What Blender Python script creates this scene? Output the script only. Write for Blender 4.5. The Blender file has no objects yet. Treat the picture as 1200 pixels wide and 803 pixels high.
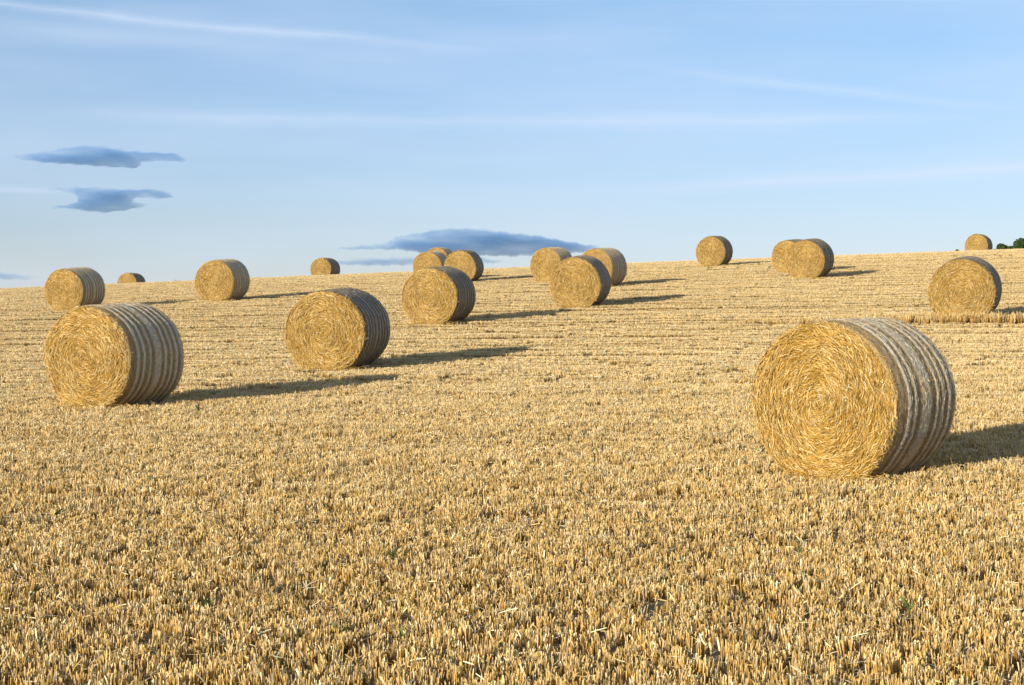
import bpy, math, random
import numpy as np

# ------------------------------------------------------------------ camera, sky, sun, exposure
SC = bpy.context.scene
COL = SC.collection
FPX, CX, CY = 2000.0, 600.0, 401.5          # focal length in photo pixels, used only to read distances off the photo
EYE = 1.606
cam_d = bpy.data.cameras.new('camera'); cam = bpy.data.objects.new('camera', cam_d); COL.objects.link(cam)
cam.location = (0, 0, EYE); cam.rotation_euler = (math.radians(90), 0, 0)
cam_d.sensor_width = 36; cam_d.lens = 60; cam_d.clip_start = 0.1; cam_d.clip_end = 30000
SC.camera = cam

SUN_ELEV, SUN_AZ = math.radians(11.2), math.radians(232)   # azimuth of the direction TO the sun, from +X counter-clockwise
sun_dir = (math.cos(SUN_ELEV)*math.cos(SUN_AZ), math.cos(SUN_ELEV)*math.sin(SUN_AZ), math.sin(SUN_ELEV))
sl = bpy.data.lights.new('sun', 'SUN'); sl.energy = 5.0; sl.angle = math.radians(0.53); sl.color = (1.0, 0.905, 0.74)
so = bpy.data.objects.new('sun', sl); COL.objects.link(so)
from mathutils import Vector
so.rotation_euler = Vector(sun_dir).to_track_quat('Z', 'Y').to_euler(); so.location = (-60, -80, 40)

W = bpy.data.worlds.new('World'); SC.world = W; W.use_nodes = True
nt = W.node_tree; N = nt.nodes; L = nt.links; N.clear()
def nn(t, tree=None, **kw):
    n = (tree or nt).nodes.new(t)
    for k, v in kw.items(): setattr(n, k, v)
    return n
out = nn('ShaderNodeOutputWorld'); bg = nn('ShaderNodeBackground'); sky = nn('ShaderNodeTexSky')
sky.sky_type = 'NISHITA'; sky.sun_disc = False
sky.sun_elevation = SUN_ELEV; sky.sun_rotation = math.radians(90) - SUN_AZ
sky.altitude = 100; sky.air_density = 1.0; sky.dust_density = 0.3; sky.ozone_density = 2.5
bg.inputs['Strength'].default_value = 0.15
tc = nn('ShaderNodeTexCoord')
sep = nn('ShaderNodeSeparateXYZ'); L.new(tc.outputs['Generated'], sep.inputs[0])
def M(op, a, b=None, c=None, clamp=False):
    n = nn('ShaderNodeMath', operation=op, use_clamp=clamp)
    for i, v in enumerate((a, b, c)):
        if v is None: continue
        if isinstance(v, (int, float)): n.inputs[i].default_value = v
        else: L.new(v, n.inputs[i])
    return n.outputs[0]
az = M('ARCTAN2', sep.outputs[0], sep.outputs[1])        # 0 straight ahead, + to the right
el = M('ARCSINE', sep.outputs[2])
cmb = nn('ShaderNodeCombineXYZ'); L.new(az, cmb.inputs[0]); L.new(el, cmb.inputs[1])
def noise(scale, vec, detail=5, rough=0.55):
    n = nn('ShaderNodeTexNoise'); n.inputs['Scale'].default_value = scale; n.inputs['Detail'].default_value = detail
    n.inputs['Roughness'].default_value = rough
    mp = nn('ShaderNodeMapping'); mp.inputs['Scale'].default_value = vec; L.new(cmb.outputs[0], mp.inputs[0]); L.new(mp.outputs[0], n.inputs[0])
    return n.outputs[0]
wob = M('MULTIPLY', M('SUBTRACT', noise(1, (16, 40, 1)), 0.5), 0.006)
def streak(x0, y0, x1, y1, w, amp, a0, a1):
    """soft thin cirrus / old vapour trail between two directions of the sky (azimuth, elevation)"""
    ax0, ax1 = math.atan((x0-CX)/FPX), math.atan((x1-CX)/FPX)
    e0, e1 = math.atan((CY-y0)/FPX*math.cos(ax0)), math.atan((CY-y1)/FPX*math.cos(ax1))
    s = (e1-e0)/(ax1-ax0)
    line = M('ADD', M('MULTIPLY', M('SUBTRACT', az, ax0), s), e0)
    d = M('ABSOLUTE', M('ADD', M('SUBTRACT', el, line), wob))
    g = M('POWER', M('SUBTRACT', 1.0, M('DIVIDE', d, w/FPX), clamp=True), 1.5)
    fl = M('MULTIPLY', M('DIVIDE', M('SUBTRACT', az, ax0), a0, clamp=True), M('DIVIDE', M('SUBTRACT', ax1, az), a1, clamp=True))
    return M('MULTIPLY', M('MULTIPLY', g, fl), amp)
parts = [streak(-160, -14, 600, 58, 9, .36, .05, .12),
         streak(60, 131, 1200, 133, 15, .30, .1, .1),
         streak(700, 72, 1230, 131, 11, .30, .1, .06),
         streak(640, 228, 1500, 172, 15, .50, .12, .02),
         streak(-100, 220, 160, 222, 6, .34, .03, .06),
         streak(-50, 28, 420, 62, 18, .16, .06, .1)]
acc = parts[0]
for p in parts[1:]: acc = M('ADD', acc, p)
tex = M('MULTIPLY_ADD', noise(1, (14, 110, 1), 6, .6), 1.3, .25)
acc = M('MULTIPLY', acc, tex)
veil = M('MULTIPLY', M('POWER', M('SUBTRACT', noise(1, (3.5, 22, 1), 4, .5), 0.36, clamp=True), 1.0), 0.95)   # thin high veil
low = M('MULTIPLY', M('POWER', M('SUBTRACT', 1.0, M('DIVIDE', M('ABSOLUTE', el), 0.30), clamp=True), 1.6), 0.12)
acc = M('ADD', M('ADD', M('ADD', acc, veil), low), 0.07, clamp=True)
# slight white-balance of the clear-sky radiance towards blue, then the thin white cirrus over it
wb = nn('ShaderNodeMix', data_type='RGBA', blend_type='MULTIPLY'); wb.inputs[0].default_value = 1
L.new(sky.outputs[0], wb.inputs[6]); hz = nn('ShaderNodeMix', data_type='RGBA'); L.new(M('DIVIDE', el, 0.22, clamp=True), hz.inputs[0])
hz.inputs[6].default_value = (0.65, 0.60, 0.80, 1); hz.inputs[7].default_value = (0.72, 0.755, 0.85, 1)      # duller air low down
L.new(hz.outputs[2], wb.inputs[7])
mx = nn('ShaderNodeMix', data_type='RGBA'); L.new(acc, mx.inputs[0]); L.new(wb.outputs[2], mx.inputs[6])
mx.inputs[7].default_value = (3.55, 4.15, 5.1, 1)
L.new(mx.outputs[2], bg.inputs['Color']); L.new(bg.outputs[0], out.inputs['Surface'])
SC.view_settings.view_transform = 'Standard'; SC.view_settings.look = 'None'
SC.view_settings.exposure = 0.4; SC.view_settings.gamma = 1; SC.view_settings.use_curve_mapping = False
try: SC.cycles.volume_max_steps = 64; SC.cycles.max_bounces = 6; SC.cycles.transparent_max_bounces = 8
except Exception: pass

# ------------------------------------------------------------------ helpers
RNG = np.random.default_rng(11)
def tag(o, label=None, cat=None, group=None, kind=None):
    if label: o['label'] = label
    if cat: o['category'] = cat
    if group: o['group'] = group
    if kind: o['kind'] = kind
    return o
def mesh(name, v, faces, col=None, smooth=False, uv=None):
    """v (n,3); faces: list of index arrays (m,k); col (n,3) stored as 'tone'"""
    me = bpy.data.meshes.new(name)
    v = np.asarray(v, np.float32)
    faces = [np.asarray(f, np.int32) for f in faces if len(f)]
    loops = np.concatenate([f.ravel() for f in faces]); sizes = np.concatenate([np.full(len(f), f.shape[1]) for f in faces])
    starts = np.concatenate([[0], np.cumsum(sizes)[:-1]]).astype(np.int32)
    me.vertices.add(len(v)); me.vertices.foreach_set('co', v.ravel())
    me.loops.add(len(loops)); me.loops.foreach_set('vertex_index', loops)
    me.polygons.add(len(sizes)); me.polygons.foreach_set('loop_start', starts)
    me.polygons.foreach_set('use_smooth', np.full(len(sizes), smooth))
    if col is not None:
        c = np.ones((len(v), 4), np.float32); c[:, :3] = col
        a = me.attributes.new('tone', 'FLOAT_COLOR', 'POINT'); a.data.foreach_set('color', c.ravel())
    if uv is not None:
        u = me.uv_layers.new(name='UVMap'); u.data.foreach_set('uv', np.asarray(uv, np.float32)[loops].ravel())
    me.update(calc_edges=True); me.validate()
    return me
def obj(name, me, mat, parent=None, loc=None):
    if mat is not None and not me.materials: me.materials.append(mat)
    o = bpy.data.objects.new(name, me); COL.objects.link(o)
    if parent: o.parent = parent
    if loc is not None: o.location = loc
    return o
def norm(a): return a/np.maximum(np.linalg.norm(a, axis=1, keepdims=True), 1e-9)
def strips(P, T, Wd, length, width, bend=None):
    """flat straws: centre P, direction T, width direction Wd; 3 cross sections"""
    n = len(P); Nn = np.cross(T, Wd)
    if bend is None: bend = np.zeros(n)
    V = np.empty((n, 3, 2, 3))
    for i, t in enumerate((-.5, 0, .5)):
        c = P + T*(length*t)[:, None] + Nn*((0.25-t*t)*bend*length)[:, None]*1.0
        wv = Wd*(width*(.5 if i == 1 else .36))[:, None]
        V[:, i, 0] = c-wv; V[:, i, 1] = c+wv
    b = (np.arange(n)*6)[:, None]
    F = np.concatenate([b+np.array([[0, 1, 3, 2]]), b+np.array([[2, 3, 5, 4]])])
    return V.reshape(-1, 3), F
def merge(plist):
    vs, fs, cs, off = [], [], [], 0
    for v, fl, c in plist:
        vs.append(v); cs.append(c)
        for f in fl: fs.append(f+off)
        off += len(v)
    d = {}
    for f in fs: d.setdefault(f.shape[1], []).append(f)
    return np.concatenate(vs), [np.concatenate(x) for x in d.values()], np.concatenate(cs)

# ------------------------------------------------------------------ terrain
TC = (-1.606117659261176, 0.0007590583197979831, 0.0012868762662816165, -0.0007027011889732809, 0.0013064455355880865, 0.000371184004826251, -0.00011329605452040347)
def ground(X, Y):
    X = np.asarray(X, float); Y = np.asarray(Y, float)
    Yc = np.clip(Y, 0, 152); Xc = np.clip(X, -60, 60)
    z = TC[0] + TC[1]*Yc + TC[2]*Yc**2 + TC[3]*Yc**3/100 + TC[4]*Xc + TC[5]*Xc*Yc + TC[6]*Xc**2 + EYE
    z = z - np.maximum(Y-152, 0)*.095*np.exp(-np.maximum(Y-152, 0)/900) - np.maximum(np.abs(X)-60, 0)*.01
    # small lumps, fading out with nothing to do with the view
    z = z + .012*np.sin(X*1.7+1.1*np.sin(Y*.9)) * np.sin(Y*2.1+.7*np.sin(X*1.3))
    return z
def rowdark(X, Y):
    """0..1: how trodden / thin the stubble is (wheel marks and swath edges running across the slope)"""
    v = Y + .08*X + .25*np.sin(X*.11+Y*.05)
    a = np.clip(np.cos(v*2*np.pi/1.62)*1.0 + .45*np.cos(v*2*np.pi/4.9+1.0) - .35, 0, 1)
    patch = .5 + .5*np.sin(X*.13+Y*.31+2*np.sin(Y*.17))*np.cos(X*.07-Y*.11)
    big = np.clip(1-np.abs(((v+3.1) % 11.7)-5.8)/.35, 0, 1)
    return np.clip(a*.4*(.55+.45*patch) + .6*big*(.4+.6*patch), 0, 1)
xs = np.concatenate([-np.geomspace(1500, 42, 26), np.linspace(-40, 40, 161), np.geomspace(42, 1500, 26)])
ys = np.concatenate([np.linspace(-60, 2, 20), np.linspace(3, 130, 320), np.geomspace(132, 6000, 50)])
XX, YY = np.meshgrid(xs, ys); nx, ny = len(xs), len(ys)
V = np.stack([XX, YY, ground(XX, YY)], -1).reshape(-1, 3)
ii = (np.arange(ny-1)[:, None]*nx+np.arange(nx-1)[None]).ravel()
gm = mesh('field', V, [np.stack([ii, ii+1, ii+nx+1, ii+nx], 1)], smooth=True,
          col=np.repeat(rowdark(V[:, 0], V[:, 1])[:, None], 3, 1))

def mat(name):
    m = bpy.data.materials.new(name); m.use_nodes = True
    t = m.node_tree; b = t.nodes['Principled BSDF']
    return m, t, b
def ramp(t, fac, stops):
    r = t.nodes.new('ShaderNodeValToRGB'); e = r.color_ramp.elements
    e[0].position, e[0].color = stops[0][0], (*stops[0][1], 1); e[1].position, e[1].color = stops[-1][0], (*stops[-1][1], 1)
    for p, c in stops[1:-1]:
        k = e.new(p); k.color = (*c, 1)
    t.links.new(fac, r.inputs[0]); return r.outputs[0]
def tnoise(t, scale, coord, detail=5, vec=(1, 1, 1), rough=.6):
    n = t.nodes.new('ShaderNodeTexNoise'); n.inputs['Scale'].default_value = scale; n.inputs['Detail'].default_value = detail; n.inputs['Roughness'].default_value = rough
    mp = t.nodes.new('ShaderNodeMapping'); mp.inputs['Scale'].default_value = vec
    t.links.new(coord, mp.inputs[0]); t.links.new(mp.outputs[0], n.inputs[0]); return n.outputs[0]
def mixc(t, fac, a, b, mode='MIX'):
    n = t.nodes.new('ShaderNodeMix'); n.data_type = 'RGBA'; n.blend_type = mode
    for s, v in ((0, fac), (6, a), (7, b)):
        if isinstance(v, (int, float)): n.inputs[s].default_value = v
        elif isinstance(v, tuple): n.inputs[s].default_value = (*v, 1)
        else: t.links.new(v, n.inputs[s])
    return n.outputs[2]

GM, t, b = mat('field_soil_and_chaff')
co = t.nodes.new('ShaderNodeTexCoord').outputs['Object']
c1 = ramp(t, tnoise(t, 9, co, 8), [(.30, (.09, .055, .022)), (.48, (.21, .135, .055)), (.66, (.44, .30, .13))])
c2 = ramp(t, tnoise(t, 60, co, 4, (1, .5, 1)), [(.35, (.12, .08, .035)), (.62, (.56, .39, .18))])
cc = mixc(t, .5, c1, c2)
at = t.nodes.new('ShaderNodeAttribute'); at.attribute_name = 'tone'
cc = mixc(t, at.outputs['Fac'], cc, (.20, .13, .05))
t.links.new(cc, b.inputs['Base Color']); b.inputs['Roughness'].default_value = .95
bp = t.nodes.new('ShaderNodeBump'); bp.inputs['Strength'].default_value = .8; bp.inputs['Distance'].default_value = .03
t.links.new(tnoise(t, 30, co, 6), bp.inputs['Height']); t.links.new(bp.outputs[0], b.inputs['Normal'])
tag(obj('field', gm, GM), kind='structure', label='gently rising field of pale dry soil and chaff under the cut stubble')

# ------------------------------------------------------------------ straw materials
def straw_mat(name, rough=.5, trans=.12, vary=.12):
    m, t, b = mat(name)
    a = t.nodes.new('ShaderNodeAttribute'); a.attribute_name = 'tone'
    oi = t.nodes.new('ShaderNodeObjectInfo')
    r = ramp(t, oi.outputs['Random'], [(0, (1-vary,)*3), (1, (1+vary, 1+vary, 1+vary*.9))])
    c = mixc(t, 1.0, a.outputs['Color'], r, 'MULTIPLY')
    t.links.new(c, b.inputs['Base Color']); b.inputs['Roughness'].default_value = rough
    b.inputs['Specular IOR Level'].default_value = .35
    if trans:
        tr = t.nodes.new('ShaderNodeBsdfTranslucent'); t.links.new(c, tr.inputs[0])
        ms = t.nodes.new('ShaderNodeMixShader'); ms.inputs[0].default_value = trans
        t.links.new(b.outputs[0], ms.inputs[1]); t.links.new(tr.outputs[0], ms.inputs[2])
        t.links.new(ms.outputs[0], t.nodes['Material Output'].inputs['Surface'])
    return m
STUB = straw_mat('dry_stubble_straw', .42, .15)
ROLL = straw_mat('golden_straw', .45, .08, .05)
WEED = straw_mat('weed_leaf', .5, .2)

# ------------------------------------------------------------------ stubble
def straw_tones(n, rng, pale=.22):
    pal = np.array([(.66, .45, .14), (.74, .54, .23), (.84, .71, .44), (.50, .315, .085), (.27, .18, .08), (.60, .39, .10)])
    p = np.array([.27, .26, pale*.5, .13, .07, .13]); p /= p.sum()
    c = pal[rng.choice(len(pal), n, p=p)]
    return np.clip(c*rng.uniform(.78, 1.15, (n, 1)), 0, .9)
def stubble_tile(name, rng, side, n, h=(.055, .115), r=(.0028, .0046), fallen=.35, mat_=None, lean=.13, mid=(.82, .69, .46), bleach=.045):
    # drilled in short tufts: several stems from one root
    k = max(3, n//5)
    roots = rng.uniform(-side/2, side/2, (k, 2)); who = rng.integers(0, k, n)
    xy = roots[who] + rng.normal(0, .012, (n, 2))
    H = rng.uniform(*h, n)*rng.uniform(.75, 1.1, n)
    # each stem leans outward from its root plus a random bit
    ln = (xy-roots[who])*2.8 + rng.normal(0, lean, (n, 2))
    R = rng.uniform(*r, n)
    rot = rng.uniform(0, 2*np.pi, n)
    V = np.empty((n, 3, 3, 3))
    for lev, hh in enumerate((0, .58, 1.0)):
        for q in range(3):
            a = rot+q*2*np.pi/3
            rr = R*(1.15, 1.0, .92)[lev]
            V[:, lev, q, 0] = xy[:, 0]+np.cos(a)*rr+ln[:, 0]*H*hh
            V[:, lev, q, 1] = xy[:, 1]+np.sin(a)*rr+ln[:, 1]*H*hh
            V[:, lev, q, 2] = (-.02 if lev == 0 else 0)+H*hh+(rng.uniform(-.005, .005, n) if lev == 2 else 0)
    b_ = (np.arange(n)*9)[:, None]
    F4 = np.concatenate([b_+o3+np.array([[q, (q+1) % 3, 3+(q+1) % 3, 3+q]]) for q in range(3) for o3 in (0, 3)])
    F3 = b_+np.array([[6, 7, 8]])
    c = straw_tones(n, rng)
    C = np.repeat(c, 9, 0).reshape(n, 3, 3, 3)          # golden stalk, foot and middle darkened as painted shade between stems, bleached cut end
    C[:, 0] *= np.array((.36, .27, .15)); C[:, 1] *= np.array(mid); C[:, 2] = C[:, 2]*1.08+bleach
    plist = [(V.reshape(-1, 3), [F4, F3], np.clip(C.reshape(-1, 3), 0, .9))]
    m = int(n*fallen)
    P = np.stack([rng.uniform(-side/2, side/2, m), rng.uniform(-side/2, side/2, m), rng.uniform(.008, h[1]*.8, m)], 1)
    a = rng.uniform(0, 2*np.pi, m); T = norm(np.stack([np.cos(a), np.sin(a), rng.normal(0, .22, m)], 1))
    up = norm(rng.normal(0, .6, (m, 3))+np.array([0, 0, 1])); Wd = norm(np.cross(up, T))
    v, f = strips(P, T, Wd, rng.uniform(.03, .11, m), rng.uniform(.003, .007, m), rng.normal(0, .15, m))
    plist.append((v, [f], np.repeat(np.clip(straw_tones(m, rng, .9)*1.08+bleach*.6, 0, .9), 6, 0)))
    # torn leaf sheaths standing among the stems
    m = int(n*.25); j = rng.integers(0, n, m)
    P = np.stack([xy[j, 0], xy[j, 1], H[j]*.55], 1)+rng.normal(0, .006, (m, 3))
    T = norm(np.stack([rng.normal(0, .45, m), rng.normal(0, .45, m), np.ones(m)], 1)); a = rng.uniform(0, 6.28, m)
    Wd = norm(np.cross(T, np.stack([np.cos(a), np.sin(a), 0*a], 1)))
    v, f = strips(P, T, Wd, rng.uniform(.035, .09, m), rng.uniform(.006, .011, m), rng.normal(0, .3, m))
    plist.append((v, [f], np.repeat(straw_tones(m, rng, .7), 6, 0)))
    v, fl, c = merge(plist)
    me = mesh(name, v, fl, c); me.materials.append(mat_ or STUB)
    return bpy.data.objects.new(name, me)
def tile_set(name, n_var, **kw):
    c = bpy.data.collections.new(name)
    for i in range(n_var):
        c.objects.link(stubble_tile('%s_tile' % name, np.random.default_rng(100+i+len(name)*7), **kw))
    return c
def scatter(name, pts, rotz, scl, idx, coll, material):
    """points mesh + geometry nodes: one stuff object whose points carry tufts"""
    me = bpy.data.meshes.new(name); n = len(pts)
    me.vertices.add(n); me.vertices.foreach_set('co', np.asarray(pts, np.float32).ravel())
    for an, ty, arr in (('rot', 'FLOAT_VECTOR', rotz), ('scl', 'FLOAT_VECTOR', scl)):
        a = me.attributes.new(an, ty, 'POINT'); a.data.foreach_set('vector', np.asarray(arr, np.float32).ravel())
    a = me.attributes.new('idx', 'INT', 'POINT'); a.data.foreach_set('value', np.asarray(idx, np.int32))
    me.materials.append(material)
    o = bpy.data.objects.new(name, me); COL.objects.link(o)
    g = bpy.data.node_groups.new(name+'_scatter', 'GeometryNodeTree')
    g.interface.new_socket(name='Geometry', in_out='INPUT', socket_type='NodeSocketGeometry')
    g.interface.new_socket(name='Geometry', in_out='OUTPUT', socket_type='NodeSocketGeometry')
    gi = g.nodes.new('NodeGroupInput'); go = g.nodes.new('NodeGroupOutput')
    ci = g.nodes.new('GeometryNodeCollectionInfo'); ci.inputs['Collection'].default_value = coll
    ci.inputs['Separate Children'].default_value = True; ci.inputs['Reset Children'].default_value = True
    ip = g.nodes.new('GeometryNodeInstanceOnPoints'); ip.inputs['Pick Instance'].default_value = True
    def na(nm, ty):
        q = g.nodes.new('GeometryNodeInputNamedAttribute'); q.data_type = ty; q.inputs[0].default_value = nm
        return next(s for s in q.outputs if s.enabled and s.name == 'Attribute')
    g.links.new(gi.outputs[0], ip.inputs['Points']); g.links.new(ci.outputs[0], ip.inputs['Instance'])
    g.links.new(na('idx', 'INT'), ip.inputs['Instance Index'])
    er = g.nodes.new('FunctionNodeEulerToRotation'); g.links.new(na('rot', 'FLOAT_VECTOR'), er.inputs[0])
    g.links.new(er.outputs[0], ip.inputs['Rotation']); g.links.new(na('scl', 'FLOAT_VECTOR'), ip.inputs['Scale'])
    g.links.new(ip.outputs[0], go.inputs[0])
    md = o.modifiers.new('scatter', 'NODES'); md.node_group = g
    return o
def region(y0, y1, step, rng, keep=None):
    pts = []
    y = y0
    while y < y1:
        hw = .335*y+3.5
        x = np.arange(-hw, hw, step); x = x+rng.uniform(-.28, .28, len(x))*step
        yy = y+rng.uniform(-.28, .28, len(x))*step
        pts.append(np.stack([x, yy], 1)); y += step
    p = np.concatenate(pts)
    return p
# X, Y, diameter, turn, kind, label, length
BALES = [
 (3.24, 16.10, 1.495, 30.5, 0, 'largest and nearest bale, standing alone in the right foreground with broad grey-brown wrap bands', 0.87),
 (-5.81, 25.08, 1.515, 39.8, 1, 'second largest bale, in the left foreground, its striped flank turned to view', 0.96),
 (-3.27, 32.34, 1.537, 19.9, 2, 'bale in the left middle ground with dark flank and long shadow pointing right', 1.12),
 (-1.99, 46.93, 1.586, 21.2, 2, 'large bale in the centre, directly in front of two smaller bales on the skyline', 1.06),
 (2.17, 53.69, 1.610, 13.9, 5, 'front bale of the centre-right trio, its dark flank marked by a few thin stripes', 1.02),
 (-15.07, 59.04, 1.482, 33.3, 1, 'bale at far left just above and behind the left foreground bale', 1.09),
 (-10.64, 62.99, 1.545, 25.0, 4, 'mid-sized bale on the left slope, next along to the right from the far-left one', 1.05),
 (-12.77, 116.83, 1.539, 26.8, 2, 'small skyline bale left of centre standing alone above the striped-flank bale in the middle ground', 1.05),
 (-27.42, 123.05, 1.513, 29.4, 2, 'tiny bale half sunk behind the left skyline', 1.02),
 (-2.07, 74.10, 1.419, 16.1, 5, 'right-hand bale of the skyline cluster behind the centre bale', 1.00),
 (-3.61, 76.78, 1.355, 19.9, 0, 'left-hand bale of the skyline cluster behind the centre bale', 0.96),
 (-4.40, 104.88, 1.500, 21.3, 0, 'rearmost bale of the skyline cluster, only its top showing between two others', 1.00),
 (1.73, 72.48, 1.461, 27.5, 4, 'left bale of the centre-right trio, set behind the front one', 0.94),
 (3.52, 66.25, 1.526, 25.7, 4, 'right bale of the centre-right trio, its ribbed grey flank facing right', 1.00),
 (10.20, 85.89, 1.518, 17.2, 3, 'lone bale on the skyline right of centre with a short shadow', 1.00),
 (12.08, 69.03, 1.590, 16.5, 3, 'front bale of the overlapping pair on the right skyline', 1.02),
 (12.30, 74.34, 1.472, 26.8, 5, 'rear bale of the overlapping pair, mostly hidden on the right skyline', 1.00),
 (11.81, 44.46, 1.665, 7.0, 3, 'bale on the right slope standing behind the strip of taller stubble', 1.02),
 (35.00, 128.00, 1.700, 13.0, 3, 'bale half hidden behind the skyline beside the trees at far right', 1.06),
]
ROWS = .06
def clear(p):
    keep = np.ones(len(p), bool)
    for bx, by, bd, bth, _, _, bl in BALES:                  # the stubble is flattened under each bale
        yw = math.radians(bth)+math.atan(bx/by); dx, dy = p[:, 0]-bx, p[:, 1]-by
        along = dx*math.sin(yw)+dy*math.cos(yw); across = dx*math.cos(yw)-dy*math.sin(yw)
        keep &= ~((np.abs(along) < .66*bd/1.5+.06) & (np.abs(across) < .42*bd/1.5))
    return keep
def lay(p, rng, nvar, base=1.0):
    z = ground(p[:, 0], p[:, 1]); rd = rowdark(p[:, 0], p[:, 1])
    thin = .5+.5*np.sin(p[:, 0]*2.3+3*np.sin(p[:, 1]*1.1))*np.sin(p[:, 1]*2.9+2*np.sin(p[:, 0]*.8))
    keep = rng.random(len(p)) > np.clip(rd*.08 + (thin > .975)*.25, 0, .9)
    keep &= clear(p)
    p, z, rd = p[keep], z[keep], rd[keep]; n = len(p)
    pts = np.stack([p[:, 0], p[:, 1], z], 1)
    rot = np.stack([rng.normal(0, .05, n), rng.normal(0, .05, n), rng.uniform(0, 2*np.pi, n)], 1)
    s = rng.uniform(.9, 1.12, n)*base
    vv = p[:, 1]+ROWS*p[:, 0]
    slow = 1+.10*np.sin(vv*1.9+.8*np.sin(p[:, 0]*.23))+.08*np.sin(vv*.83+1.3+.5*np.sin(p[:, 0]*.4))
    hs = s*(1-.4*rd)*slow*rng.uniform(.9, 1.1, n)
    return pts, rot, np.stack([s, s, hs], 1), rng.integers(0, nvar, n)
rng = np.random.default_rng(5)
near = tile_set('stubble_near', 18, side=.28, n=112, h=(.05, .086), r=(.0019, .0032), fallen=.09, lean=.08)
far = tile_set('stubble_far', 10, side=.62, n=290, h=(.05, .08), r=(.0026, .0044), fallen=1.0, mid=(.97, .92, .84), bleach=.13)  # paler colour paints the grazing view over sunlit tips
for i in range(12):                                     # paler copies of the same tufts, with the lit-tip look painted in
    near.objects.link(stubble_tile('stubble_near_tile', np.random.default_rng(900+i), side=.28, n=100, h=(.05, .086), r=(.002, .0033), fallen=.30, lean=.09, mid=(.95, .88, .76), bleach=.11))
p = region(4.0, 34, .235, rng); p = p[rng.random(len(p)) > (p[:, 1]-25)/9]
pp, ro, sc_, ix = lay(p, rng, 18)
pale_pick = rng.random(len(ix)) < np.clip((pp[:, 1]-11.5)/15, 0, 1)*.95  # paler copies mixed in by distance, lit look put into colour
ix = np.where(pale_pick, 18+rng.integers(0, 12, len(ix)), ix)
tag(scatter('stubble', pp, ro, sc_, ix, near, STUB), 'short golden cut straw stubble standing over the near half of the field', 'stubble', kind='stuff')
def lay_rows(y0, y1, rng, nvar, dv=.52):
    """far stubble set out in drill rows across the slope; each pass of the combine cut its rows to its own height"""
    pts, rot, scl = [], [], []
    hrow = np.random.default_rng(77); hr = 0
    for k in range(int((y0-14)/dv), int((y1+14)/dv)):
        v = k*dv; hw = .335*v+5; x = np.arange(-hw, hw, .5); x = x+rng.uniform(-.2, .2, len(x))
        y = v-ROWS*x+.25*np.sin(x*.06+v*.05)+rng.normal(0, .03, len(x))
        h = hrow.choice([1.0, 1.0, .95, .72, .6, 1.06]); 
        if k % 11 == 0: h = .42
        if k % 11 == 1: h = 1.15
        m = (y > y0) & (y < y1) & (np.abs(x) < .335*y+4); x, y = x[m], y[m]; n = len(x)
        patch = .5+.5*np.sin(x*.21+k*1.7)*np.cos(x*.083+k*.6)
        h = 1+(h-1)*(.45+.55*patch)*np.clip((y-20)/22, .2, 1)
        pts.append(np.stack([x, y, ground(x, y)], 1)); rot.append(np.stack([0*x, 0*x, -math.atan(ROWS)+np.pi*rng.integers(0, 2, n)+rng.normal(0, .05, n)], 1))
        s = rng.uniform(.95, 1.05, n); scl.append(np.stack([s, s, s*h*rng.uniform(.9, 1.1, n)], 1))
    pts, rot, scl = map(np.concatenate, (pts, rot, scl)); keep = clear(pts) & (rng.random(len(pts)) < (pts[:, 1]-24.5)/9+.05)
    return pts[keep], rot[keep], scl[keep], rng.integers(0, nvar, keep.sum())
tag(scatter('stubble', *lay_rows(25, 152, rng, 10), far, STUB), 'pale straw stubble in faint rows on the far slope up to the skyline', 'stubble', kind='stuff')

# taller uncut strip that runs past the right-hand bale
tall = tile_set('stubble_tall', 8, side=.34, n=34, h=(.24, .36), r=(.003, .005), fallen=.1, lean=.10)
x = np.arange(6.0, 22, .16); n = len(x)
ystrip = 43.1-.16*(x-10)
pts = []
for k in range(3):
    xx = x+rng.uniform(-.1, .1, n); yy = ystrip+k*.22+rng.uniform(-.1, .1, n)
    kp = rng.random(n) < np.clip((xx-5.5)/3.5, .2, .95)
    pts.append(np.stack([xx[kp], yy[kp]], 1))
pts = np.concatenate(pts); n = len(pts)
P3 = np.stack([pts[:, 0], pts[:, 1], ground(pts[:, 0], pts[:, 1])], 1)
hs = rng.uniform(.7, 1.1, n)*np.clip(.55+.08*(pts[:, 0]-6), .5, 1)
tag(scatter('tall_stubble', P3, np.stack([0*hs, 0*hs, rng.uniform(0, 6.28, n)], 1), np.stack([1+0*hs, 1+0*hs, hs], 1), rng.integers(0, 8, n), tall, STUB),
    'ragged strip of taller uncut stubble in front of the right-hand bale on the slope', 'stubble', kind='stuff')

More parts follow.
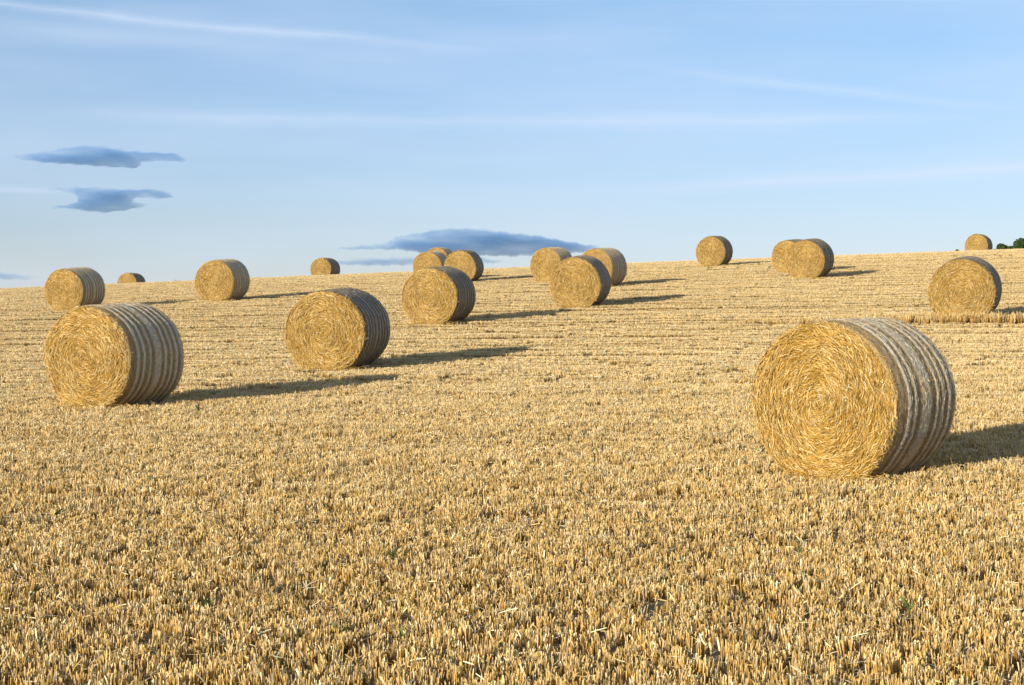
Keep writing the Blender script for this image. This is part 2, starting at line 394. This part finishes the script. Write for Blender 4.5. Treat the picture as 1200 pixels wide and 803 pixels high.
# ------------------------------------------------------------------ bales
def make_bale(seed, bands, wrapdark, L_=1.30, R=.75):
    """one round bale: empty at its foot, axis along local Y, front face at -Y. Returns the root."""
    g = np.random.default_rng(seed)
    ph = g.uniform(0, 6.28, 8)
    def rad(a, y=0.0):
        return R*(1+.010*np.sin(2*a+ph[0])+.007*np.sin(3*a+ph[1])+.005*np.sin(5*a+ph[2])+.003*np.sin(11*a+ph[3]))
    def place(a, r, y):
        """polar to local xyz; the foot is pressed flat and the bale sags a little wider"""
        xx = np.cos(a)*r*1.005; zz = np.sin(a)*r
        zmin = -.955*R
        zz = np.where(zz < zmin, zmin+(zz-zmin)*.25, zz)
        return np.stack([xx, y+0*xx, zz+.965*R], -1)
    # --- straw roll: disc faces + barrel under the wrap
    na, nr = 112, 20
    A = np.arange(na)*2*np.pi/na
    rows, cols_ = [], []
    def facebump(a, q, side):
        r = q*R
        s = .006*np.sin(r*2*np.pi/.075+a*side)+.008*np.sin(5*a+9*q+ph[4])+.010*np.sin(3*a-6*q+ph[5])
        return s*(.3+q)
    rim = [(.985, .03), (1.0, .09)]
    prof = []
    for k in range(1, nr+1):
        q = k/nr*.96; prof.append((q, 'f'))
    ringV = []
    ctr = []
    for side in (-1, 1):
        rings = []
        for q, _ in prof:
            yy = side*(L_/2 + facebump(A, q, side) - .035*max(0, (q-.72)/.28)**2 + .012*(1-q))
            rings.append(place(A, rad(A)*q, yy))
        for q, dy in rim: rings.append(place(A, rad(A)*q*.992, np.full(na, side*(L_/2-dy))))
        ringV.append(rings); ctr.append(place(np.array([0.]), np.array([0.]), np.array([side*L_/2]))[0])
    V = [ctr[0], ctr[1]]; V = [np.array(V)]
    nrg = len(ringV[0])
    for side in (0, 1): V += ringV[side]
    V = np.concatenate(V)
    def idx(side, k): return 2+(side*nrg+k)*na+np.arange(na)
    F4, F3 = [], []
    for side in (0, 1):
        i0 = idx(side, 0); F3.append(np.stack([np.full(na, side), i0, np.roll(i0, -1)], 1))
        for k in range(nrg-1):
            a0, b0 = idx(side, k), idx(side, k+1); F4.append(np.stack([a0, b0, np.roll(b0, -1), np.roll(a0, -1)], 1))
    a0, b0 = idx(0, nrg-1), idx(1, nrg-1); F4.append(np.stack([a0, b0, np.roll(b0, -1), np.roll(a0, -1)], 1))
    F4 = np.concatenate(F4); F3 = np.concatenate(F3)
    plist = [(V, [F4, F3], np.tile((.17, .10, .022), (len(V), 1))*g.uniform(.75, 1.2, (len(V), 1)))]  # dark underlay paints the shade in gaps between straws
    # straws laid round the spiral on the faces
    pal = np.array([(.56, .345, .060), (.65, .43, .095), (.78, .60, .23), (.43, .25, .035), (.19, .11, .022), (.90, .79, .46)])*np.array((.93, .87, .80))
    def face_straws(side, n, lay_h, wscale=1.0):
        q = np.sqrt(g.uniform(.0005, 1.0, n))*.985
        a = g.uniform(0, 2*np.pi, n)
        wig = .42*np.sin(4*a+7*q+ph[6])*np.sin(9*q+2*a+ph[7])
        ang = a+np.pi/2*1.0 + side*.08 + wig + g.normal(0, .36, n)*(1+.9*np.exp(-q*5))
        ln = g.gamma(3.0, .019, n)+.020; ln = np.minimum(ln, .05+q*R*.7)
        w = g.uniform(.0026, .0056, n)*wscale
        yy = L_/2 + facebump(a, q, side) - .035*np.clip((q-.72)/.28, 0, None)**2 + .012*(1-q) + lay_h*g.random(n)**1.2+.002
        P = place(a, rad(a)*q, side*yy)
        tilt = g.normal(0, .13, n)
        T = norm(np.stack([np.cos(ang)*1.035, side*tilt, np.sin(ang)], 1))
        Nf = norm(np.stack([g.normal(0, .42, n), np.full(n, side*1.0), g.normal(0, .42, n)], 1))
        Wd = norm(np.cross(Nf, T))
        # chords bow outward like the layer they lie in
        v, f = strips(P, T, Wd, ln, w, g.normal(0, .05, n))
        curl = (ln**2/8/np.maximum(q*R, .08))
        ctrn = np.stack([-np.cos(a), 0*a, -np.sin(a)], 1)
        vv = v.reshape(n, 3, 2, 3); vv[:, 0] += (ctrn*curl[:, None])[:, None]; vv[:, 2] += (ctrn*curl[:, None])[:, None]
        vv[..., 2] = np.maximum(vv[..., 2], .004)
        p = np.array([.25, .22, .13, .17, .15, .08])  # random straw tones, dark and pale ones weighted to paint gaps and highlights
        c = pal[g.choice(6, n, p=p)]*g.uniform(.8, 1.15, (n, 1))
        # damp, rotted straw lies in broad arcs of the roll
        zone = .95+.06*np.sin(a*2+q*8+ph[3])*np.sin(q*13+ph[2]+a)
        return vv.reshape(-1, 3), [f], np.repeat(np.clip(c*zone[:, None], 0, .92), 6, 0)
    plist.append(face_straws(-1, 17000, .034)); plist.append(face_straws(-1, 900, .045, .8)); plist.append(face_straws(1, 2600, .02, 1.5))
    v, fl, c = merge(plist)
    roll = mesh('straw_roll', v, fl, c)
    # --- net wrap on the barrel: belt ridges and grooves
    ny = 84; na2 = 168
    Yn = np.linspace(-1, 1, ny); A2 = np.arange(na2)*2*np.pi/na2
    prof_r = np.zeros(ny); tone = np.zeros(ny)
    for (c0, w0, h0, t0) in bands:                       # centre, half width (-1..1), height, paleness
        e = np.clip(1-np.abs(Yn-c0)/w0, 0, 1); e = np.minimum(e*2.5, 1)
        prof_r += .42*h0*e; tone = np.maximum(tone, t0*e)
    edge = np.clip((np.abs(Yn)-.93)/.07, 0, 1)**2
    VV = []; CCc = []; UV = []
    lump = lambda a, y: .004*np.sin(3*a+1.2*y+ph[1])+.0015*np.sin(7*a-1.5*y+ph[2])
    for k in range(ny):
        wy = Yn[k]*L_/2*.985 + .007*np.sin(3*A2+ph[5])+.0012*np.sin(13*A2)
        r = rad(A2)*1.004 + prof_r[k] + lump(A2, Yn[k])*(1.0) + .010*(1-Yn[k]**2) - edge[k]*.022 + g.normal(0, .0016, na2)
        VV.append(place(A2, r, wy)); CCc.append(np.full(na2, tone[k])); UV.append(np.stack([A2*R, np.full(na2, Yn[k]*L_/2)], 1))
    VV = np.concatenate(VV); T_ = np.concatenate(CCc)
    i0 = (np.arange(ny-1)[:, None]*na2+np.arange(na2)[None]).ravel(); j0 = (np.arange(ny-1)[:, None]*na2+((np.arange(na2)+1) % na2)[None]).ravel()
    Fq = np.stack([i0, j0, j0+na2, i0+na2], 1)
    grey = np.array((.80, .71, .54)); dark = np.array((.42, .31, .15))
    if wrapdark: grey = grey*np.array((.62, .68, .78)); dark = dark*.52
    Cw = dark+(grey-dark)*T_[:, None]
    plist = [(VV, [Fq], Cw)]
    # fine straw lying round the barrel under and through the net
    n = 15000
    a = g.uniform(0, 2*np.pi, n); yy = g.uniform(-.985, .985, n)
    kk = np.clip(((yy+1)/2*(ny-1)).astype(int), 0, ny-1)
    r = rad(a)*1.004+prof_r[kk]+lump(a, yy)+.010*(1-yy**2)-edge[kk]*.022+g.uniform(.0, .008, n)
    P = place(a, r, yy*L_/2*.985)
    T = norm(np.stack([-np.sin(a), g.normal(0, .20, n), np.cos(a)], 1))
    Nf = norm(np.stack([np.cos(a), g.normal(0, .3, n), np.sin(a)], 1)+g.normal(0, .2, (n, 3))); Wd = norm(np.cross(Nf, T))
    ln = g.uniform(.015, .06, n); v, f = strips(P, T, Wd, ln, g.uniform(.002, .0045, n))
    ctrn = -np.stack([np.cos(a), 0*a, np.sin(a)], 1)*(ln**2/8/R)[:, None]
    vv = v.reshape(n, 3, 2, 3); vv[:, 0] += ctrn[:, None]; vv[:, 2] += ctrn[:, None]; vv[..., 2] = np.maximum(vv[..., 2], .003)
    tk = tone[kk][:, None]
    c = (dark+(grey-dark)*tk)*g.uniform(.4, 1.6, (n, 1))*np.where(g.random((n, 1)) < .22, np.array((1.25, 1.0, .6)), np.ones(3))
    plist.append((vv.reshape(-1, 3), [f], np.repeat(np.clip(c, 0, .8), 6, 0)))
    v, fl, c = merge(plist)
    wrap = mesh('net_wrap', v, fl, c)
    wrap.polygons.foreach_set('use_smooth', np.arange(len(wrap.polygons)) < len(Fq))
    # --- loose straws sticking out of the rim and fallen at the foot
    n = 620
    low = g.random(n) < .6
    a = np.where(low, g.normal(-np.pi/2, .75, n), g.uniform(0, 2*np.pi, n))
    side = np.where(g.random(n) < .72, -1, 1)
    P = place(a, rad(a)*g.uniform(.93, 1.005, n), side*(L_/2-g.uniform(-.015, .05, n)))
    T = norm(np.stack([-np.sin(a)*1.2, side*g.uniform(-.1, .9, n), np.cos(a)*1.2], 1)+g.normal(0, .45, (n, 3))*np.array([1, .5, 1])+np.stack([0*a, 0*a, -.25*np.ones(n)], 1))
    Wd = norm(np.cross(norm(g.normal(0, 1, (n, 3))), T))
    v, f = strips(P, T, Wd, g.uniform(.04, .17, n), g.uniform(.003, .007, n), g.normal(0, .25, n))
    vv = v.reshape(n, 3, 2, 3)
    c = pal[g.choice(6, n, p=(.3, .3, .15, .1, .08, .07))]
    plist = [(vv.reshape(-1, 3), [f], np.repeat(c*g.uniform(.8, 1.1, (n, 1)), 6, 0))]
    n = 700                                           # little heap pulled out at the foot
    P = np.stack([g.normal(0, .38, n), np.where(g.random(n) < .7, -1, 1)*(L_/2+g.normal(0, .07, n)), np.abs(g.normal(0, .05, n))+.03], 1)
    T = norm(g.normal(0, 1, (n, 3))*np.array([1, .7, .45])); Wd = norm(np.cross(norm(g.normal(0, 1, (n, 3))+np.array([0, 0, 1.5])), T))
    v, f = strips(P, T, Wd, g.uniform(.05, .18, n), g.uniform(.003, .007, n), g.normal(0, .25, n))
    plist.append((v, [f], np.repeat(pal[g.choice(6, n, p=(.3, .3, .15, .1, .08, .07))], 6, 0)))
    v, fl, c = merge(plist)
    loose = mesh('loose_straw', v, fl, c)
    root = bpy.data.objects.new('straw_bale', None); root.empty_display_size = .3
    COL.objects.link(root)
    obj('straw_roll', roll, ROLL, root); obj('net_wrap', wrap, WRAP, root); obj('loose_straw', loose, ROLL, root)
    return root
# wrap material: weathered net over straw, stained in streaks round the barrel
WRAP, t, b = mat('weathered_net_wrap')
a = t.nodes.new('ShaderNodeAttribute'); a.attribute_name = 'tone'
co = t.nodes.new('ShaderNodeTexCoord').outputs['Object']
s = ramp(t, tnoise(t, 60, co, 5, (.7, 1.3, .7), .75), [(.3, (.42, .40, .38)), (.5, (.95, .95, .95)), (.7, (1.5, 1.45, 1.38))])
c = mixc(t, 1, a.outputs['Color'], s, 'MULTIPLY')
s2 = ramp(t, tnoise(t, 3.2, co, 4), [(.42, (1.0, 1.0, 1.0)), (.70, (1.04, .93, .78))])
c = mixc(t, 1, c, s2, 'MULTIPLY')
t.links.new(c, b.inputs['Base Color']); b.inputs['Roughness'].default_value = .6; b.inputs['Specular IOR Level'].default_value = .3
bp = t.nodes.new('ShaderNodeBump'); bp.inputs['Strength'].default_value = .9; bp.inputs['Distance'].default_value = .012
t.links.new(tnoise(t, 90, co, 4, (.8, 1.2, .8)), bp.inputs['Height']); t.links.new(bp.outputs[0], b.inputs['Normal'])

b0 = [(-.80, .055, .004, .25), (-.60, .06, .022, .95), (-.40, .055, .020, .85), (-.05, .20, .016, .80), (.31, .05, .022, .95), (.50, .055, .018, .8), (.72, .06, .022, .9), (.92, .05, .010, .7)]
b1 = [(-.70, .06, .018, .8), (-.50, .045, .020, 1.0), (-.28, .05, .016, .7), (.0, .14, .014, .75), (.27, .05, .020, .95), (.48, .05, .018, .8), (.68, .05, .020, .95), (.88, .06, .012, .7)]
b2 = [(-.78, .04, .014, .8), (-.58, .035, .018, .9), (-.38, .035, .016, .7), (-.14, .09, .012, .6), (.12, .035, .018, .9), (.34, .035, .016, .8), (.56, .035, .018, .9), (.80, .07, .012, .65)]
b3 = [(-.72, .10, .012, .6), (-.42, .03, .018, 1.0), (-.10, .22, .010, .55), (.30, .03, .018, .9), (.55, .12, .010, .6), (.85, .06, .014, .75)]
b4 = [(-.82, .06, .012, .6), (-.62, .045, .020, .9), (-.44, .045, .018, .8), (-.22, .07, .014, .9), (.02, .05, .018, .8), (.22, .05, .020, 1.0), (.42, .09, .014, .7), (.66, .05, .020, .9), (.86, .06, .014, .8)]
b5 = [(-.84, .05, .010, .7), (-.55, .14, .012, .5), (-.22, .035, .018, 1.0), (.0, .04, .016, .8), (.26, .12, .012, .6), (.52, .035, .018, .95), (.78, .10, .012, .65)]
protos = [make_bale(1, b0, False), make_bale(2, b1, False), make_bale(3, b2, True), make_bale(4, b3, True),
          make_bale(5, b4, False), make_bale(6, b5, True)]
used = [False]*6
def place_bale(x, Y, D, theta, proto, label, lscale=1.0, sink=.0, roll=0.0):
    """X, Y = middle of its foot in metres, theta = how far the face is turned off the line from the camera stand"""
    X = x; u = X/Y
    root = protos[proto]
    if used[proto]:
        r = root.copy(); COL.objects.link(r)
        for ch in root.children:
            c = ch.copy(); COL.objects.link(c); c.parent = r
    else: r = root; used[proto] = True
    yaw = -(math.radians(theta)+math.atan(u))
    ax = np.array([math.sin(-yaw), math.cos(-yaw)])      # axis on the ground
    za = float(ground(X-ax[0]*.5, Y-ax[1]*.5)); zb = float(ground(X+ax[0]*.5, Y+ax[1]*.5))
    k = D/1.5/.985
    r.location = (X, Y, (za+zb)/2-sink-.01)
    r.rotation_mode = 'XYZ'
    r.rotation_euler = (math.atan2(zb-za, 1.0), roll, yaw)
    r.scale = (k, k*lscale, k)
    tag(r, label, 'straw bale', 'round straw bales scattered over the stubble field')
    return r
rr = random.Random(3)
for (x, Y, D, th, pr, lab, ls) in BALES:
    place_bale(x, Y, D, th, pr, lab, ls, roll=rr.uniform(-.01, .01))

# ------------------------------------------------------------------ green weeds among the stubble
g = np.random.default_rng(21)
sp = []
for i in range(110):
    Y = 8*math.exp(g.uniform(0, math.log(13))); hw = .33*Y+1; sp.append((g.uniform(-hw, hw), Y))
for i in range(26): sp.append((g.uniform(-.3, .5)+.272*88+g.normal(0, 1.5), 88+g.normal(0, 2)))
for i in range(14): sp.append((g.normal(10, 2.2), 80+g.normal(0, 1)))
plist = []
for (X, Y) in sp:
    m = g.integers(3, 9); s = g.uniform(.4, .95)*(1+.016*Y)
    a = g.uniform(0, 6.28, m); T = norm(np.stack([np.cos(a), np.sin(a), g.uniform(.3, 1.8, m)], 1))
    P = np.array([X, Y, float(ground(X, Y))+.045])+T*.03*s+g.normal(0, .012*s, (m, 3))
    Wd = norm(np.cross(T, g.normal(0, 1, (m, 3))))
    v, f = strips(P, T, Wd, g.uniform(.04, .10, m)*s, g.uniform(.008, .02, m)*s, g.normal(0, .3, m))
    plist.append((v, [f], np.repeat(np.array([(.12, .15, .04)])*g.uniform(.6, 1.7, (m, 1)), 6, 0)))
v, fl, c = merge(plist)
tag(obj('weeds', mesh('weeds', v, fl, c), WEED), 'small green weeds dotted among the straw stubble', 'weeds', kind='stuff')

# ------------------------------------------------------------------ trees behind the crest
BARK, t, b = mat('bark')
co = t.nodes.new('ShaderNodeTexCoord').outputs['Object']
t.links.new(ramp(t, tnoise(t, 6, co, 5, (1, 1, .2)), [(.3, (.05, .035, .022)), (.7, (.16, .12, .08))]), b.inputs['Base Color'])
LEAF = straw_mat('tree_leaf', .55, .25)
def tube(pts, rads, seg=8):
    pts = np.array(pts, float); V = []
    for p, r in zip(pts, rads):
        a = np.arange(seg)*2*np.pi/seg; V.append(np.stack([p[0]+np.cos(a)*r, p[1]+np.sin(a)*r, np.full(seg, p[2])], 1))
    n = len(pts); F = []
    for k in range(n-1):
        a = k*seg+np.arange(seg); b_ = k*seg+(np.arange(seg)+1) % seg; F.append(np.stack([a, b_, b_+seg, a+seg], 1))
    return np.concatenate(V), np.concatenate(F)
def make_tree(X, Y, top_z, crown_r, crown_h, label, seed, group=None, name='tree'):
    g = np.random.default_rng(seed); z0 = float(ground(X, Y)); H = top_z-z0
    root = bpy.data.objects.new(name, None); COL.objects.link(root); root.location = (X, Y, z0)
    tag(root, label, 'tree' if name == 'tree' else 'bush', group)
    cz = H-crown_h/2
    v, f = tube([(0, 0, -.3), (.05, 0, H*.3), (-.05, .1, cz), (.1, 0, H*.85)], (.035*H, .025*H, .015*H, .004*H))
    pl = [(v, [f], np.zeros((len(v), 3)))]
    cen = []
    for k in range(26):
        d = norm(g.normal(0, 1, (1, 3)))[0]; d[2] = d[2]*.9
        q = g.uniform(.35, .86)
        c = np.array([d[0]*crown_r*q, d[1]*crown_r*q, cz+d[2]*crown_h/2*q]); cen.append(c)
        v, f = tube([(0, 0, max(H*.2, c[2]-1.2)), (c[0]*.5, c[1]*.5, (c[2]+cz)/2), c], (.012*H, .007*H, .002*H), 5)
        pl.append((v, [f], np.zeros((len(v), 3))))
    v, fl, c_ = merge(pl); obj('trunk', mesh('trunk', v, fl, None, True), BARK, root)
    P = []
    for c in cen:
        m = 900; d = norm(g.normal(0, 1, (m, 3)))*np.cbrt(g.uniform(.25, 1, (m, 1)))*crown_r*g.uniform(.26, .40)
        P.append(c+d*np.array([1, 1, .85]))
    P = np.concatenate(P); m = len(P); P[:, 2] = np.maximum(P[:, 2], .1)
    T = norm(g.normal(0, 1, (m, 3))); Wd = norm(np.cross(T, g.normal(0, 1, (m, 3))))
    v, f = strips(P, T, Wd, g.uniform(.10, .2, m), g.uniform(.06, .12, m), g.normal(0, .3, m))
    c = np.array([(.055, .095, .022)])*g.uniform(.6, 1.5, (m, 1))
    obj('crown', mesh('crown', v, [f], np.repeat(c, 6, 0)), LEAF, root)
    return root
def atpx(x, Y): return (x-CX)/FPX*Y
def zpx(y, Y): return EYE+(CY-y)/FPX*Y
make_tree(atpx(1211, 190), 190, zpx(274, 190), 2.9, 4.4, 'dark green round-topped tree cut by the right edge of the photo, behind the crest', 31)
make_tree(atpx(1174, 186), 186, zpx(286, 186), 1.35, 2.2, 'low dark green bush between the half-hidden bale and the taller tree', 32, name='bush')
make_tree(atpx(1122, 140), 140, zpx(293, 140), .10, .25, 'tiny dark weed bush just left of the half-hidden bale on the skyline', 33, name='bush')

# ------------------------------------------------------------------ small dark clouds low in the sky: real volumes 5 km off
CM = bpy.data.materials.new('shaded_cloud'); CM.use_nodes = True; t = CM.node_tree; t.nodes.clear()
o_ = t.nodes.new('ShaderNodeOutputMaterial'); pv = t.nodes.new('ShaderNodeVolumePrincipled')
pv.inputs['Color'].default_value = (.20, .50, 1.0, 1); pv.inputs['Anisotropy'].default_value = 0
co = t.nodes.new('ShaderNodeTexCoord').outputs['Object']
nz = tnoise(t, .009, co, 4, (.6, 1, 2.6), .55)
mr = t.nodes.new('ShaderNodeMapRange'); mr.inputs[1].default_value = .36; mr.inputs[2].default_value = .62; mr.inputs[3].default_value = .02; mr.inputs[4].default_value = 1.6
t.links.new(nz, mr.inputs[0]); ml = t.nodes.new('ShaderNodeMath'); ml.operation = 'MULTIPLY'; ml.inputs[1].default_value = .0080
t.links.new(mr.outputs[0], ml.inputs[0]); t.links.new(ml.outputs[0], pv.inputs['Density']); t.links.new(pv.outputs[0], o_.inputs['Volume'])
def make_cloud(poly, label, depth=90., seed=0, Dc=5000.):
    """closed lens of cloud: the outline's shape gives the rim, thickness swells towards the middle"""
    g = np.random.default_rng(seed)
    P = np.array([((x-CX)/FPX*Dc, (CY-y)/FPX*Dc) for x, y in poly])
    c0 = P.mean(0); Q = P-c0
    # denser outline with ragged rim
    pts = []
    for i in range(len(Q)):
        a, b_ = Q[i], Q[(i+1) % len(Q)]; m = max(2, int(np.linalg.norm(b_-a)/7))
        for k in range(m): pts.append(a+(b_-a)*k/m)
    pts = np.array(pts); s = np.arange(len(pts))
    step = 5.0
    x0, z0 = pts.min(0)-step*2; x1, z1 = pts.max(0)+step*2
    gx = np.arange(x0, x1, step*1.6); gz = np.arange(z0, z1, step*.6)
    GX, GZ = np.meshgrid(gx, gz)
    wx = GX+3.5*np.sin(GZ*.35+GX*.05)+2*np.sin(GX*.21+GZ*.7); wz = GZ+1.4*np.sin(GX*.12+seed)+.9*np.sin(GX*.31+2*seed)
    pt = np.stack([wx.ravel(), wz.ravel()], 1)
    inside = np.zeros(len(pt), bool); d = np.full(len(pt), 1e9)
    for i in range(len(Q)):
        a, b_ = Q[i], Q[(i+1) % len(Q)]
        cr = ((a[1] > pt[:, 1]) != (b_[1] > pt[:, 1])) & (pt[:, 0] < (b_[0]-a[0])*(pt[:, 1]-a[1])/((b_[1]-a[1]) or 1e-9)+a[0])
        inside ^= cr
        ab = b_-a; tt = np.clip(((pt-a)@ab)/max(ab@ab, 1e-9), 0, 1); d = np.minimum(d, np.linalg.norm((pt-a-tt[:, None]*ab)*np.array([.5, 1]), axis=1))
    th = np.where(inside, np.minimum(d/14., 1.)**.8*depth, -1).reshape(GX.shape)
    nzr, nxr = GX.shape
    cell = (th[:-1, :-1] > 0) | (th[1:, :-1] > 0) | (th[:-1, 1:] > 0) | (th[1:, 1:] > 0)
    V, idx_ = [], {}
    def vid(i, j, s_):
        tv = max(th[i, j], 0)
        key = (i, j, s_ if tv > 0 else 0)
        if key not in idx_: idx_[key] = len(V); V.append((GX[i, j], s_*tv, GZ[i, j]))
        return idx_[key]
    F = []
    for i, j in zip(*np.nonzero(cell)):
        for s_ in (-1, 1):
            q = [vid(i, j, s_), vid(i, j+1, s_), vid(i+1, j+1, s_), vid(i+1, j, s_)]
            F.append(q if s_ < 0 else q[::-1])
    me = bpy.data.meshes.new('cloud'); me.from_pydata(V, [], F); me.update()
    me.materials.append(CM)
    o = bpy.data.objects.new('cloud', me); COL.objects.link(o); o.location = (c0[0], Dc, c0[1]+EYE)
    return tag(o, label, 'cloud', 'small dark clouds low in the sky')
make_cloud([(6, 184.5), (22, 182), (60, 177), (92, 171.5), (120, 171), (150, 177), (190, 179), (207, 180), (219, 187), (214, 190), (190, 188.5), (166, 190), (160, 197.5), (130, 196), (90, 193), (50, 191)],
           'upper of the two small slate-blue clouds stacked at the left', seed=1)
make_cloud([(52, 221), (110, 219.5), (150, 222), (185, 221.5), (206, 230), (196, 233), (160, 232), (155, 235), (176, 240), (150, 246), (122, 249.5), (95, 247), (78, 244), (60, 245), (62, 242), (80, 240), (92, 237), (88, 228)],
           'lower of the two small slate-blue clouds stacked at the left', seed=2)
make_cloud([(385, 292.5), (405, 290), (450, 285), (470, 276), (520, 268), (560, 268), (600, 273), (630, 276), (660, 282), (695, 288), (722, 293), (690, 295.5), (660, 298), (600, 301), (560, 300), (500, 298), (470, 293)],
           'long flat slate-blue cloud just above the skyline in the centre', depth=110, seed=3)
make_cloud([(370, 310), (396, 306), (430, 301), (480, 301), (500, 305), (560, 301), (595, 307), (560, 310), (480, 311), (430, 312)],
           'thin ragged blue cloud just beneath the long central one', depth=60, seed=4)
make_cloud([(-60, 318), (5, 319), (30, 322), (50, 324), (30, 328), (0, 328), (-60, 326)], 'wispy blue cloud at the left edge above the skyline', depth=60, seed=5)
make_cloud([(-40, 344), (0, 339), (14, 335.5), (28, 341), (40, 348), (0, 352)], 'faint blue cloud touching the skyline in the left corner', depth=50, seed=6)
